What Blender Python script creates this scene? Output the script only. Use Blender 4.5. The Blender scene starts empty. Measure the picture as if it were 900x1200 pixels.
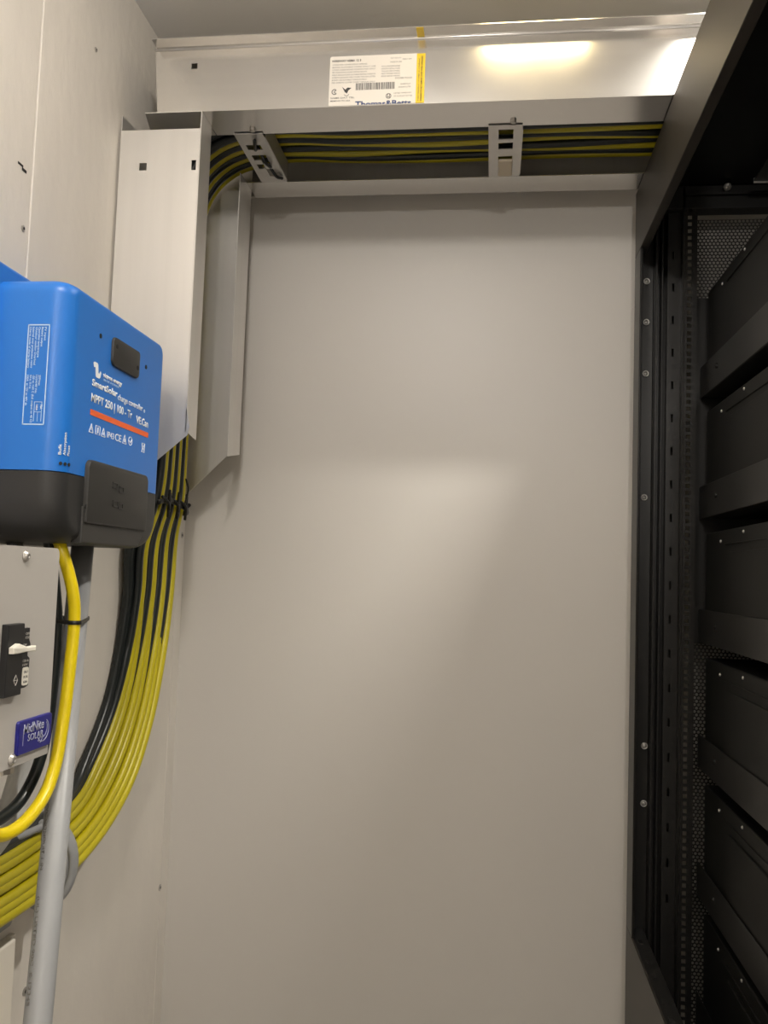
import bpy, bmesh, math, random
from mathutils import Vector, Matrix, Quaternion
random.seed(7)
S = bpy.context.scene
C = S.collection
H = 1.2                      # eye height above the floor; all coordinates below are relative to the eye, then lifted by H
OFF = Vector((0, 0, H))

# ------------------------------------------------------------------ camera
cd = bpy.data.cameras.new('camera'); cam = bpy.data.objects.new('camera', cd); C.objects.link(cam)
Rw = Matrix(((0.99173960, 0.02487261, -0.12583290), (0.12369267, 0.07421560, 0.98954139), (0.03395124, -0.99693199, 0.07052599)))
rx = Rw @ Vector((1, 0, 0)); up = Rw @ Vector((0, -1, 0)); bk = Rw @ Vector((0, 0, -1))
M = Matrix((rx, up, bk)).transposed().to_4x4(); M.translation = OFF
cam.matrix_world = M
cd.sensor_fit = 'VERTICAL'; cd.sensor_height = 24.0; cd.lens = 20.0
cd.clip_start = 0.02; cd.clip_end = 50
S.camera = cam

# ------------------------------------------------------------------ world, exposure
w = bpy.data.worlds.new('world'); S.world = w; w.use_nodes = True
w.node_tree.nodes['Background'].inputs[0].default_value = (1, .93, .84, 1)
w.node_tree.nodes['Background'].inputs[1].default_value = 0.05
vs = S.view_settings
vs.view_transform = 'Standard'; vs.look = 'None'; vs.gamma = 1; vs.use_curve_mapping = False; vs.exposure = 1.23

def area(name, loc, size, sy, power, col, spread=180, rot=(0, 0, 0)):
    l = bpy.data.lights.new(name, 'AREA'); l.shape = 'RECTANGLE'; l.size = size; l.size_y = sy
    l.energy = power; l.color = col; l.spread = math.radians(spread)
    o = bpy.data.objects.new(name, l); o.location = Vector(loc) + OFF; o.rotation_euler = rot; C.objects.link(o); return o
WARM = (1.0, 0.86, 0.70)
LAMPS = [  # centre x, y, size x, size y, power
    ('near', 0.065, 1.350, 0.21, 0.09, 0.34, (1.0, .78, .38), 180),
    ('near', 0.425, 1.350, 0.075, 0.022, 5.8, (1.0, .95, .87), 114),
]
CEIL = 1.137
for n, x, y, sx, sy, p, c, sprd in LAMPS:
    area('ceiling_lamp_light', (x, y, CEIL - .021), sx, sy, p, c, sprd)

GLOBES = [(-0.20, 0.48, 1.050, 8.6), (0.15, -1.30, 0.86, 19.0)]     # round hanging lamp, then an added fill lamp behind the viewer: x, y, z, power
for gx, gy, gz, gp in GLOBES:
    l = bpy.data.lights.new('globe_or_fill_light', 'POINT'); l.energy = gp; l.color = (1.0, .94, .87); l.shadow_soft_size = .04
    o = bpy.data.objects.new('globe_or_fill_light', l); o.location = Vector((gx, gy, gz)) + OFF; C.objects.link(o)

# ------------------------------------------------------------------ helpers
def mat(name, col, rough=.5, metal=0., bump=None, var=None, spec=.5, coat=0):
    m = bpy.data.materials.new(name); m.use_nodes = True; nt = m.node_tree; b = nt.nodes['Principled BSDF']
    b.inputs['Base Color'].default_value = (*col, 1); b.inputs['Roughness'].default_value = rough
    b.inputs['Metallic'].default_value = metal; b.inputs['Specular IOR Level'].default_value = spec
    if coat: b.inputs['Coat Weight'].default_value = coat; b.inputs['Coat Roughness'].default_value = .1
    tc = nt.nodes.new('ShaderNodeTexCoord')
    if var:   # (scale vector, amount)
        mp = nt.nodes.new('ShaderNodeMapping'); mp.inputs['Scale'].default_value = var[0]
        nt.links.new(tc.outputs['Object'], mp.inputs[0])
        n = nt.nodes.new('ShaderNodeTexNoise'); n.inputs['Scale'].default_value = 1; n.inputs['Detail'].default_value = 6
        nt.links.new(mp.outputs[0], n.inputs['Vector'])
        r = nt.nodes.new('ShaderNodeValToRGB'); a = var[1]
        r.color_ramp.elements[0].position = .3; r.color_ramp.elements[1].position = .7
        r.color_ramp.elements[0].color = tuple(v * (1 - a) for v in col) + (1,)
        r.color_ramp.elements[1].color = tuple(min(1, v * (1 + a)) for v in col) + (1,)
        nt.links.new(n.outputs[0], r.inputs[0]); nt.links.new(r.outputs[0], b.inputs['Base Color'])
    if bump:  # (scale vector, strength, distance)
        mp = nt.nodes.new('ShaderNodeMapping'); mp.inputs['Scale'].default_value = bump[0]
        nt.links.new(tc.outputs['Object'], mp.inputs[0])
        n = nt.nodes.new('ShaderNodeTexNoise'); n.inputs['Scale'].default_value = 1; n.inputs['Detail'].default_value = 5
        nt.links.new(mp.outputs[0], n.inputs['Vector'])
        bp = nt.nodes.new('ShaderNodeBump'); bp.inputs['Strength'].default_value = bump[1]; bp.inputs['Distance'].default_value = bump[2]
        nt.links.new(n.outputs[0], bp.inputs['Height']); nt.links.new(bp.outputs[0], b.inputs['Normal'])
    return m

def metal_mat(name, col, rough, streak, metal=.72):
    m = mat(name, col, rough, metal, var=(streak, .03))
    nt = m.node_tree; b = nt.nodes['Principled BSDF']
    tc = nt.nodes.new('ShaderNodeTexCoord'); mp = nt.nodes.new('ShaderNodeMapping'); mp.inputs['Scale'].default_value = (3, 3, 3)
    n = nt.nodes.new('ShaderNodeTexNoise'); n.inputs['Detail'].default_value = 1
    mr = nt.nodes.new('ShaderNodeMapRange'); mr.inputs['To Min'].default_value = rough - .02; mr.inputs['To Max'].default_value = rough + .04
    nt.links.new(tc.outputs['Object'], mp.inputs[0]); nt.links.new(mp.outputs[0], n.inputs['Vector'])
    nt.links.new(n.outputs[0], mr.inputs[0]); nt.links.new(mr.outputs[0], b.inputs['Roughness'])
    return m

MM = {}
MM['back'] = mat('smooth_wall_paint', (.575, .55, .51), .42, bump=((5, 5, 5), .05, .003), var=((1.2, 1.2, 1.2), .015))
MM['ply'] = mat('painted_plywood', (.70, .66, .60), .55, bump=((45, 45, 22), .5, .0025), var=((6, 6, 2.2), .06))
MM['ceil'] = mat('ceiling_paint', (.80, .78, .74), .8, bump=((40, 40, 40), .1, .001))
MM['floor'] = mat('floor_vinyl', (.44, .42, .39), .5, var=((6, 6, 6), .1))
MM['wall'] = mat('plain_wall_paint', (.78, .75, .70), .7, bump=((30, 30, 30), .1, .001))
MM['alu'] = metal_mat('aluminium_sheet', (.74, .72, .69), .20, (2, 2, 40), .93)
MM['alu_v'] = metal_mat('aluminium_sheet_upright', (.72, .70, .67), .36, (40, 40, 2))
MM['steel'] = metal_mat('zinc_steel', (.60, .58, .55), .33, (30, 30, 30))
MM['bead'] = mat('bent_edge_highlight', (.85, .83, .80), .25, .6)  # highlight along the bent sheet edge, put into a lighter colour
MM['screw'] = metal_mat('screw_steel', (.45, .43, .40), .3, (30, 30, 30))
MM['blue'] = mat('blue_powder_coat', (.012, .155, .56), .38, bump=((420, 420, 420), .08, .0004))
MM['dark'] = mat('dark_grey_plastic', (.020, .020, .020), .5, bump=((300, 300, 300), .1, .0004))
MM['cover'] = mat('charcoal_cover_plastic', (.027, .026, .024), .5)
MM['hole'] = mat('black_recess', (.006, .006, .006), .7)
MM['white'] = mat('white_print', (.85, .87, .90), .5)
MM['lightblue'] = mat('pale_print', (.50, .66, .86), .5)
MM['orange'] = mat('orange_print', (.80, .13, .03), .5)
MM['panel'] = mat('grey_white_enamel', (.46, .44, .41), .38, bump=((200, 200, 200), .04, .0003))
MM['breaker'] = mat('black_breaker_plastic', (.014, .014, .015), .4)
MM['lever'] = mat('cream_lever_plastic', (.80, .77, .68), .35)
MM['badge'] = mat('royal_blue_badge', (.014, .014, .20), .35)
MM['badgeprint'] = mat('silver_blue_print', (.42, .44, .58), .4)
MM['yel'] = mat('yellow_cable_jacket', (.47, .40, .006), .36, bump=((30, 30, 30), .1, .001))
MM['yel2'] = mat('bright_yellow_jacket', (.72, .56, .006), .34)
MM['blk'] = mat('black_cable_jacket', (.012, .016, .016), .34)
MM['tie'] = mat('black_nylon', (.010, .010, .010), .4)
MM['pvc'] = mat('grey_pvc', (.31, .318, .325), .42, var=((3, 3, 1), .03))
MM['pvcw'] = mat('pale_pvc', (.62, .62, .60), .45)
MM['rack'] = mat('black_rack_paint', (.007, .0066, .006), .38, bump=((300, 300, 300), .12, .0004))
MM['racklit'] = mat('black_rack_paint_lit', (.034, .029, .024), .45)  # same black paint, lightened for the light falling on the outer side rails
MM['rackg'] = mat('black_zinc_slotted_strip', (.012, .0115, .011), .36)
MM['batt'] = mat('black_battery_case', (.0065, .0065, .006), .5, spec=.3)
MM['tape'] = mat('tan_tape', (.62, .53, .40), .6, bump=((120, 120, 120), .4, .001))
MM['stick'] = mat('white_sticker', (.74, .70, .64), .4)
MM['ystick'] = mat('yellow_sticker', (.80, .55, .02), .4)
MM['ink'] = mat('black_ink', (.04, .04, .04), .5)
MM['greyink'] = mat('grey_ink', (.22, .21, .20), .5)
MM['navy'] = mat('navy_ink', (.012, .05, .20), .5)
MM['trunk'] = mat('cream_trunking', (.80, .75, .66), .45)
MM['diff'] = bpy.data.materials.new('lamp_diffuser'); MM['diff'].use_nodes = True
_b = MM['diff'].node_tree.nodes['Principled BSDF']; _b.inputs['Emission Color'].default_value = (1, .86, .66, 1); _b.inputs['Emission Strength'].default_value = 1.2

# perforated door sheet: real see-through holes in a hex grid
pm = mat('perforated_black_sheet', (.02, .019, .018), .4); nt = pm.node_tree
tc = nt.nodes.new('ShaderNodeTexCoord'); sx = nt.nodes.new('ShaderNodeSeparateXYZ'); nt.links.new(tc.outputs['Object'], sx.inputs[0])
def mth(op, a, b=None):
    n = nt.nodes.new('ShaderNodeMath'); n.operation = op
    for i, v in enumerate((a, b)):
        if v is None: continue
        if isinstance(v, (int, float)): n.inputs[i].default_value = v
        else: nt.links.new(v, n.inputs[i])
    return n.outputs[0]
PX, PZ = .0084, .01455
def cell(ox, oz):
    u = mth('SUBTRACT', mth('FLOORED_MODULO', mth('ADD', sx.outputs[0], ox + 10 * PX), PX), PX / 2)
    v = mth('SUBTRACT', mth('FLOORED_MODULO', mth('ADD', sx.outputs[2], oz + 200 * PZ), PZ), PZ / 2)
    return mth('SQRT', mth('ADD', mth('MULTIPLY', u, u), mth('MULTIPLY', v, v)))
dd = mth('MINIMUM', cell(0, 0), cell(PX / 2, PZ / 2))
nt.links.new(mth('GREATER_THAN', dd, .0031), nt.nodes['Principled BSDF'].inputs['Alpha'])
MM['perf'] = pm

def base_of(o):
    v = Vector(o.location) - OFF if o.parent is None else base_of(o.parent) + Vector(o.location)
    return v

def obj(name, bm, m, parent=None, smooth=False, origin=None):
    bmesh.ops.recalc_face_normals(bm, faces=bm.faces[:])
    me = bpy.data.meshes.new(name)
    if parent is not None: b = base_of(parent)
    else:
        vs_ = [v.co for v in bm.verts]
        b = Vector(origin) if origin else Vector((sum(v.x for v in vs_) / len(vs_), sum(v.y for v in vs_) / len(vs_), min(v.z for v in vs_)))
    for v in bm.verts: v.co -= b
    bm.to_mesh(me); bm.free()
    if m is not None: me.materials.append(MM[m])
    if smooth:
        for p in me.polygons: p.use_smooth = True
    o = bpy.data.objects.new(name, me); C.objects.link(o)
    if parent is not None: o.parent = parent
    else: o.location = b + OFF
    return o

def tag(o, label, cat, group=None):
    o['label'] = label; o['category'] = cat
    if group: o['group'] = group
    return o
def thing(name, label, cat, loc, group=None):
    o = bpy.data.objects.new(name, None); o.empty_display_size = .05; C.objects.link(o); o.location = Vector(loc) + OFF
    return tag(o, label, cat, group)
def struct(o): o['kind'] = 'structure'; return o
def dup(root, delta, label=None):
    r = root.copy(); C.objects.link(r); r.location = root.location + Vector(delta)
    if label: r['label'] = label
    for ch in list(root.children):
        c = ch.copy(); C.objects.link(c); c.parent = r
        for g in list(ch.children):
            d = g.copy(); C.objects.link(d); d.parent = c
    return r

def B(*boxes, bevel=0, seg=2):
    bm = bmesh.new()
    for (x0, x1, y0, y1, z0, z1) in boxes:
        t = bmesh.new(); vs_ = [t.verts.new((x, y, z)) for x in (x0, x1) for y in (y0, y1) for z in (z0, z1)]
        for f in ((0, 1, 3, 2), (4, 6, 7, 5), (0, 4, 5, 1), (2, 3, 7, 6), (0, 2, 6, 4), (1, 5, 7, 3)): t.faces.new([vs_[i] for i in f])
        bmesh.ops.recalc_face_normals(t, faces=t.faces[:])
        if bevel: bmesh.ops.bevel(t, geom=t.edges[:], offset=bevel, segments=seg, profile=.5, affect='EDGES')
        me = bpy.data.meshes.new('t'); t.to_mesh(me); t.free(); bm.from_mesh(me); bpy.data.meshes.remove(me)
    return bm

def merge(*bms):
    out = bmesh.new()
    for t in bms:
        me = bpy.data.meshes.new('t'); t.to_mesh(me); t.free(); out.from_mesh(me); bpy.data.meshes.remove(me)
    return out

def prism(pts, axis, a, b, bevel=0, seg=3):
    """polygon in the two other axes (in x,y,z order) extruded along axis from a to b"""
    bm = bmesh.new()
    def mk(p, t):
        return {'x': (t, p[0], p[1]), 'y': (p[0], t, p[1]), 'z': (p[0], p[1], t)}[axis]
    A = [bm.verts.new(mk(p, a)) for p in pts]; Bv = [bm.verts.new(mk(p, b)) for p in pts]
    bm.faces.new(A); bm.faces.new(Bv[::-1]); n = len(pts)
    for i in range(n): bm.faces.new((A[i], Bv[i], Bv[(i + 1) % n], A[(i + 1) % n]))
    bmesh.ops.recalc_face_normals(bm, faces=bm.faces[:])
    if bevel:
        ed = [e for e in bm.edges if (all(v in Bv for v in e.verts))]
        bmesh.ops.bevel(bm, geom=ed, offset=bevel, segments=seg, profile=.5, affect='EDGES', clamp_overlap=True)
    return bm

def rrect(x0, x1, z0, z1, r, n=6):
    """rounded rectangle; r a number or four radii (x0z0, x1z0, x1z1, x0z1)"""
    if isinstance(r, (int, float)): r = (r,) * 4
    out = []
    for (cx, cz, a0, q) in ((x0 + r[0], z0 + r[0], math.pi, r[0]), (x1 - r[1], z0 + r[1], 1.5 * math.pi, r[1]),
                            (x1 - r[2], z1 - r[2], 0, r[2]), (x0 + r[3], z1 - r[3], .5 * math.pi, r[3])):
        if q <= 0: out.append((cx, cz)); continue
        for i in range(n + 1):
            a = a0 + i * math.pi / 2 / n; out.append((cx + q * math.cos(a), cz + q * math.sin(a)))
    return out

def catmull(pts, n=8):
    P = [Vector(p) for p in pts]; P = [P[0] * 2 - P[1]] + P + [P[-1] * 2 - P[-2]]; out = []
    for i in range(1, len(P) - 2):
        p0, p1, p2, p3 = P[i - 1:i + 3]
        for k in range(n):
            t = k / n
            out.append(.5 * ((2 * p1) + (p2 - p0) * t + (2 * p0 - 5 * p1 + 4 * p2 - p3) * t * t + (3 * p1 - p0 - 3 * p2 + p3) * t ** 3))
    out.append(P[-2]); return out

def tube(pts, r, seg=12, spline=8, closed=False, flat=None):
    P = catmull(pts, spline) if spline else [Vector(p) for p in pts]
    bm = bmesh.new(); rings = []; nrm = None
    for i, p in enumerate(P):
        if closed: t = (P[(i + 1) % len(P)] - P[i - 1]).normalized()
        else: t = (P[min(i + 1, len(P) - 1)] - P[max(i - 1, 0)]).normalized()
        if nrm is None:
            nrm = t.orthogonal().normalized()
        else:
            nrm = (nrm - t * nrm.dot(t)).normalized()
        bi = t.cross(nrm)
        rr = r(i / (len(P) - 1)) if callable(r) else r
        ring = []
        for k in range(seg):
            a = 2 * math.pi * k / seg
            off = nrm * math.cos(a) * rr + bi * math.sin(a) * rr
            if flat:  # scale one world direction
                d, s = flat; off = off + d * (off.dot(d)) * (s - 1)
            ring.append(bm.verts.new(p + off))
        rings.append(ring)
    m = len(rings)
    for i in range(m if closed else m - 1):
        a, b = rings[i], rings[(i + 1) % m]
        for k in range(seg): bm.faces.new((a[k], a[(k + 1) % seg], b[(k + 1) % seg], b[k]))
    if not closed: bm.faces.new(rings[0][::-1]); bm.faces.new(rings[-1])
    return bm

def lathe(profile, origin, axis, seg=16):
    """profile (r, h) along axis from origin"""
    ax = Vector(axis).normalized(); u = ax.orthogonal().normalized(); v = ax.cross(u); o = Vector(origin)
    bm = bmesh.new(); rings = []
    for r, h in profile:
        rings.append([bm.verts.new(o + ax * h + (u * math.cos(2 * math.pi * k / seg) + v * math.sin(2 * math.pi * k / seg)) * max(r, 1e-5)) for k in range(seg)])
    for a, b in zip(rings, rings[1:]):
        for k in range(seg): bm.faces.new((a[k], a[(k + 1) % seg], b[(k + 1) % seg], b[k]))
    bm.faces.new(rings[0][::-1]); bm.faces.new(rings[-1])
    bmesh.ops.remove_doubles(bm, verts=bm.verts[:], dist=1e-6)
    return bm

def sheet(us, vs_, keep, fn, th=.0016, into=None):
    """grid of u,v cells; keep(uc,vc) says whether there is metal; fn(u,v)->point; given real thickness along the normal"""
    bm = bmesh.new(); G = {}
    def V(i, j):
        if (i, j) not in G: G[i, j] = bm.verts.new(fn(us[i], vs_[j]))
        return G[i, j]
    for i in range(len(us) - 1):
        for j in range(len(vs_) - 1):
            if keep((us[i] + us[i + 1]) / 2, (vs_[j] + vs_[j + 1]) / 2):
                bm.faces.new((V(i, j), V(i + 1, j), V(i + 1, j + 1), V(i, j + 1)))
    bmesh.ops.recalc_face_normals(bm, faces=bm.faces[:])
    bm.normal_update()
    nn = Vector(bm.faces[:][0].normal)
    if into is not None and nn.dot(Vector(into)) > 0: nn = -nn
    r = bmesh.ops.extrude_face_region(bm, geom=bm.faces[:])
    bmesh.ops.translate(bm, verts=[e for e in r['geom'] if isinstance(e, bmesh.types.BMVert)], vec=nn * -th)
    return bm

def holes_keep(hs):
    return lambda u, v: not any(a < u < b and c < v < d for a, b, c, d in hs)
def cuts(lo, hi, hs, k): return sorted({lo, hi} | {h[k] for h in hs} | {h[k + 1] for h in hs})

def text(name, body, p, right, upv, height, width, m, parent, depth=.0003, bold=0, shear=0):
    """body written with its baseline start at p, running along right; scaled to the given height and width"""
    cu = bpy.data.curves.new('t', 'FONT'); cu.body = body; cu.size = 1; cu.extrude = .0; cu.offset = bold; cu.shear = shear; cu.resolution_u = 3
    to = bpy.data.objects.new('t', cu); C.objects.link(to)
    dg = bpy.context.evaluated_depsgraph_get(); me = bpy.data.meshes.new_from_object(to.evaluated_get(dg))
    bpy.data.objects.remove(to); bpy.data.curves.remove(cu)
    bm = bmesh.new(); bm.from_mesh(me); bpy.data.meshes.remove(me)
    if not bm.verts: bm.free(); return None
    xs = [v.co.x for v in bm.verts]; x0, x1 = min(xs), max(xs)
    R = Vector(right).normalized(); U = Vector(upv).normalized(); N = R.cross(U); p = Vector(p)
    sx_ = width / (x1 - x0); sy_ = height / .70
    for v in bm.verts: v.co = p + R * (v.co.x - x0) * sx_ + U * v.co.y * sy_
    r = bmesh.ops.extrude_face_region(bm, geom=bm.faces[:])
    bmesh.ops.translate(bm, verts=[e for e in r['geom'] if isinstance(e, bmesh.types.BMVert)], vec=N * depth)
    return obj(name, bm, m, parent)

# ------------------------------------------------------------------ the room
WX, WY = -.742, 2.0
RX, NY = 1.25, -5.0
FL = -H
struct(obj('floor', B((WX - .1, RX + .1, NY - .1, WY + .1, FL - .1, FL)), 'floor'))
struct(obj('ceiling', B((WX - .1, RX + .1, NY - .1, WY + .1, CEIL, CEIL + .1)), 'ceil'))
struct(obj('wall_back', B((WX - .1, RX + .1, WY, WY + .1, FL, CEIL)), 'back'))
struct(obj('wall_right', B((RX, RX + .1, NY, WY, FL, CEIL)), 'wall'))
struct(obj('wall_front', B((WX, RX, NY - .1, NY, FL, CEIL)), 'wall'))
# left wall: three painted plywood sheets with butt seams
SEAM = 1.240
struct(obj('wall_left', merge(B((WX - .1, WX, SEAM + .0018, WY, FL, CEIL), (WX - .1, WX, SEAM - 1.2188, SEAM - .0018, FL, CEIL), (WX - .1, WX, NY, SEAM - 1.2212, FL, CEIL), bevel=.0012, seg=1),
       B((WX - .1, WX - .004, NY, WY, FL, CEIL))), 'ply'))
# smooth corner strip along the left wall where it meets the back wall
struct(obj('trim_1', B((WX, WX + .0010, 1.955, 2.0, FL, .15), bevel=.0003, seg=1), 'ply'))

def ceiling_light(x, y, sx_, sy_, lab):
    t = thing('ceiling_light', lab, 'lamp', (x, y, CEIL - .02))
    f = .012
    obj('frame', B((x - sx_ / 2 - f, x - sx_ / 2, y - sy_ / 2 - f, y + sy_ / 2 + f, CEIL - .022, CEIL), (x + sx_ / 2, x + sx_ / 2 + f, y - sy_ / 2 - f, y + sy_ / 2 + f, CEIL - .022, CEIL),
                   (x - sx_ / 2, x + sx_ / 2, y - sy_ / 2 - f, y - sy_ / 2, CEIL - .022, CEIL), (x - sx_ / 2, x + sx_ / 2, y + sy_ / 2, y + sy_ / 2 + f, CEIL - .022, CEIL)), 'panel', t)
    obj('diffuser', B((x - sx_ / 2, x + sx_ / 2, y - sy_ / 2, y + sy_ / 2, CEIL - .016, CEIL - .001)), 'diff', t)
for (n, x, y, sx_, sy_, p, c, sprd), lab in zip(LAMPS, ('small warm ceiling light just in front of the metal wireway', 'small white ceiling light just in front of the metal wireway, right of the warm one')):
    ceiling_light(x, y, sx_, sy_, lab)

for (gx, gy, gz, gp), lab in zip(GLOBES, ('round lamp hanging just below the ceiling near the wireway', 'added fill lamp hanging on a short cord, unseen behind the viewer')):
    gl = thing('globe_or_fill_lamp', lab, 'lamp', (gx, gy, CEIL))
    obj('ceiling_rose', lathe([(.045, 0), (.045, .006), (.020, .012), (.004, .014), (.004, CEIL - gz - .042), (.012, CEIL - gz - .041), (0, CEIL - gz - .041)], (gx, gy, CEIL), (0, 0, -1), 24), 'panel', gl)
# screws and nicks on the plywood
def wall_screw(y, z, lab, r=.0055):
    t = thing('wall_screw', lab, 'screw', (WX, y, z))
    obj('screw_head', lathe([(r, 0), (r, .0012), (r * .8, .002), (r * .5, .0022), (r * .45, .0012), (0, .0012)], (WX, y, z), (1, 0, 0)), 'screw', t)
    obj('screw_recess', B((WX + .0012, WX + .0024, y - r * .38, y + r * .38, z - r * .12, z + r * .12), (WX + .0012, WX + .0024, y - r * .12, y + r * .12, z - r * .38, z + r * .38)), 'hole', t)
wall_screw(1.223, .519, 'countersunk screw head by the plywood seam above the blue controller')
wall_screw(1.419, .937, 'dark screw head high on the plywood, between seam and wireway', .0042)
wall_screw(1.982, .073, 'screw head in the corner strip, just below the black tie mount', .0075)
wall_screw(1.955, -.745, 'lowest screw head in the corner beside the smooth wall', .0075)
wall_screw(1.372, -.706, 'dark screw head just left of the grey conduit near the bottom', .007)
tag(obj('paint_chip', B((WX, WX + .0007, 1.197, 1.212, .612, .616), (WX, WX + .0007, 1.209, 1.222, .607, .612), bevel=.0003, seg=1), 'hole'), 'thin dark curved nick in the paint left of the plywood seam', 'paint nick')

# ------------------------------------------------------------------ wireways (sheet-metal cable ducts)
FY, BY, BV = 1.53, 1.91, 1.875           # front and back planes
VL, VR = -.737, -.575         # upright run, left and right
ZB, ZT = .877, 1.004          # level run, bottom and top
vt = thing('wireway', 'upright galvanised metal wireway standing along the left plywood wall', 'wireway', (VL, BY, .10), 'open sheet metal wireways')
hs = [(-.696, -.681, .761, .776), (-.591, -.582, .759, .779)]
us = cuts(VL, VR - .002, hs, 0); zs = cuts(.30, .842, hs, 2)
fr = sheet(us, zs, holes_keep(hs), lambda u, v: (u, FY, v), into=(0, 1, 0))
low = prism([(VL, .30), (VR - .002, .30), (-.568, .262), (-.572, .245), (VL, .245 - .142)], 'y', FY, FY + .0016)
obj('front_panel', merge(fr, low), 'alu_v', vt)
obj('side_panel', prism([(FY + .002, .11), (BV, .120), (BV, .90), (FY, .872), (FY, .85)], 'x', VL, VL + .0016), 'alu_v', vt)
obj('back_panel', prism([(VL, .120), (VR, .282), (VR, ZT - .003), (-.668, ZT - .003), (-.668, ZB), (VL, ZB)], 'y', BV - .0016, BV), 'alu_v', vt)
obj('front_lip', prism([(FY, .252), (FY + .057, .244), (FY + .057, ZB), (FY, ZB)], 'x', VR - .0016, VR), 'alu_v', vt)
obj('back_lip', prism([(1.787, .24), (BV, .256), (BV, ZB), (1.787, ZB)], 'x', VR - .0016, VR), 'alu_v', vt)
obj('knockout_tab', B((VR - .030, VR - .020, 1.8695, 1.8734, .735, .752), bevel=.001), 'steel', vt)
ht = thing('wireway', 'level galvanised metal wireway with maker sticker running under the ceiling', 'wireway', (-.1, BY, ZB), 'open sheet metal wireways')
XR = .62
hs = [(-.601, -.589, .962, .973)]
us = cuts(-.655, XR, hs, 0); zs = cuts(ZB, ZT, hs, 2)
fr = sheet(us, zs, holes_keep(hs), lambda u, v: (u, FY, v), into=(0, 1, 0))
lowp = prism([(-.6655, ZB), (-.655, ZB), (-.655, ZT), (-.676, ZT)], 'y', FY, FY + .0016)
obj('front_panel', merge(fr, lowp), 'alu', ht)
obj('top_flange', B((-.671, XR, 1.4976, FY + .0016, ZT, ZT + .0016)), 'alu', ht)
obj('seam_bead', tube([(-.676, FY - .0012, ZT - .0012), (XR, FY - .0012, ZT - .0012)], .0022, 10, 0), 'bead', ht, True)
obj('top_panel', B((-.672, XR, FY + .0016, BY, ZT, ZT + .0016)), 'alu', ht)
obj('back_panel', B((-.672, XR, BY - .0016, BY, ZB, ZT)), 'alu_v', ht)
obj('front_lip', B((VR, XR, FY, 1.62, ZB - .0016, ZB)), 'alu', ht)
obj('back_lip', B((VR, XR, 1.833, BY, ZB - .0016, ZB)), 'alu', ht)
obj('end_plate', prism([(-.690, FY), (VR - .0018, FY), (VR - .0018, 1.62), (-.712, 1.62)], 'z', ZB - .0016, ZB), 'alu_v', ht)
# standoffs behind the ducts, bolted to the wall
for x in (-.45, .15):
    obj('strut_bracket', merge(B((x - .02, x + .02, BY, BY + .006, ZB + .075, ZT - .004), (x - .02, x + .02, WY - .006, WY, ZB + .075, ZT - .004)), B((x - .02, x - .016, BY, WY, ZB + .075, ZT - .004), (x + .016, x + .02, BY, WY, ZB + .075, ZT - .004))), 'steel', ht)
obj('strut_bracket', B((-.68, -.64, BV, WY, .40, .404), (-.68, -.64, BV, WY, .44, .444), (-.68, -.64, BV, BV + .004, .40, .444), (-.68, -.64, WY - .004, WY, .40, .444)), 'steel', vt)

# maker sticker on the front of the level run
XA, XB_, SZ0, SZ1 = -.327, -.1615, ZB, .974
stk = obj('sticker', prism(rrect(XA, XB_ + .001, SZ0, SZ1, (0, 0, 0, .004)), 'y', FY - .0006, FY - .0001), 'stick', ht)
FN = FY - .0007
def bars(rects): return B(*[(a, b, FN - .0002, FN, c, d) for a, b, c, d in rects])
ys = obj('warning_strip', B((XB_, -.1455, FN - .0004, FY - .0001, SZ0, SZ1 - .001)), 'ystick', ht)
fx = lambda f: XA + f * (XB_ - XA)      # fraction across and down the sticker
fz = lambda f: SZ1 - f * (SZ1 - SZ0)
def st(name, s, u0, v0, h, wd, m, bold=0): return text(name, s, (fx(u0), FN, fz(v0)), (1, 0, 0), (0, 0, 1), h, wd * (XB_ - XA), m, stk, .0002, bold)
st('sticker_title', 'WIREWAY NEMA 12 3', .02, .115, .0042, .34, 'ink', .02)
rnd = random.Random(3)
words = 'ENCLOSURE LISTED WIRING TROUGH FOR INDOOR USE ONLY SUITABLE FIELD INSTALL COVER SCREWS TORQUE GROUND BOND PER CODE'.split()
for k in range(8):
    n = rnd.choice((5, 6)); s = ' '.join(rnd.choice(words) for _ in range(n))
    st('fine_print', s, .03, .185 + k * .052, .0026, .50 if k % 3 else .40, 'greyink')
for k in range(5):
    st('fine_print', ' '.join(rnd.choice(words) for _ in range(3)), .60, .25 + k * .05, .0026, .21, 'greyink')
st('fine_print', 'CAT NO 6 IN', .70, .09, .0028, .12, 'greyink'); st('fine_print', 'MADE IN USA', .70, .17, .0028, .13, 'greyink'); st('fine_print', 'REV 04', .84, .12, .0026, .10, 'greyink')
st('fine_print', 'ENCLOSED TROUGH', .76, .50, .0030, .19, 'greyink'); st('fine_print', 'WIREWAY', .82, .62, .0026, .12, 'greyink'); st('fine_print', 'AUXILIARY GUTTER', .80, .68, .0026, .14, 'greyink')
st('fine_print', 'SAME DAY TEL', .02, .86, .0030, .28, 'greyink', .01); st('fine_print', 'MEMPHIS TN USA', .02, .92, .0030, .23, 'greyink', .01)
st('fine_print', 'LISTED WIREWAY', .75, .80, .0026, .20, 'greyink'); st('fine_print', 'OR AUXILIARY GUTTER', .75, .86, .0026, .21, 'greyink')
rects = []; x = fx(.31)
while x < fx(.75):
    wv = rnd.choice((.0006, .0009, .0015)); rects.append((x, x + wv, fz(.70), fz(.56))); x += wv + rnd.choice((.0006, .0009, .0012))
obj('barcode', bars(rects), 'ink', stk)
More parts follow.
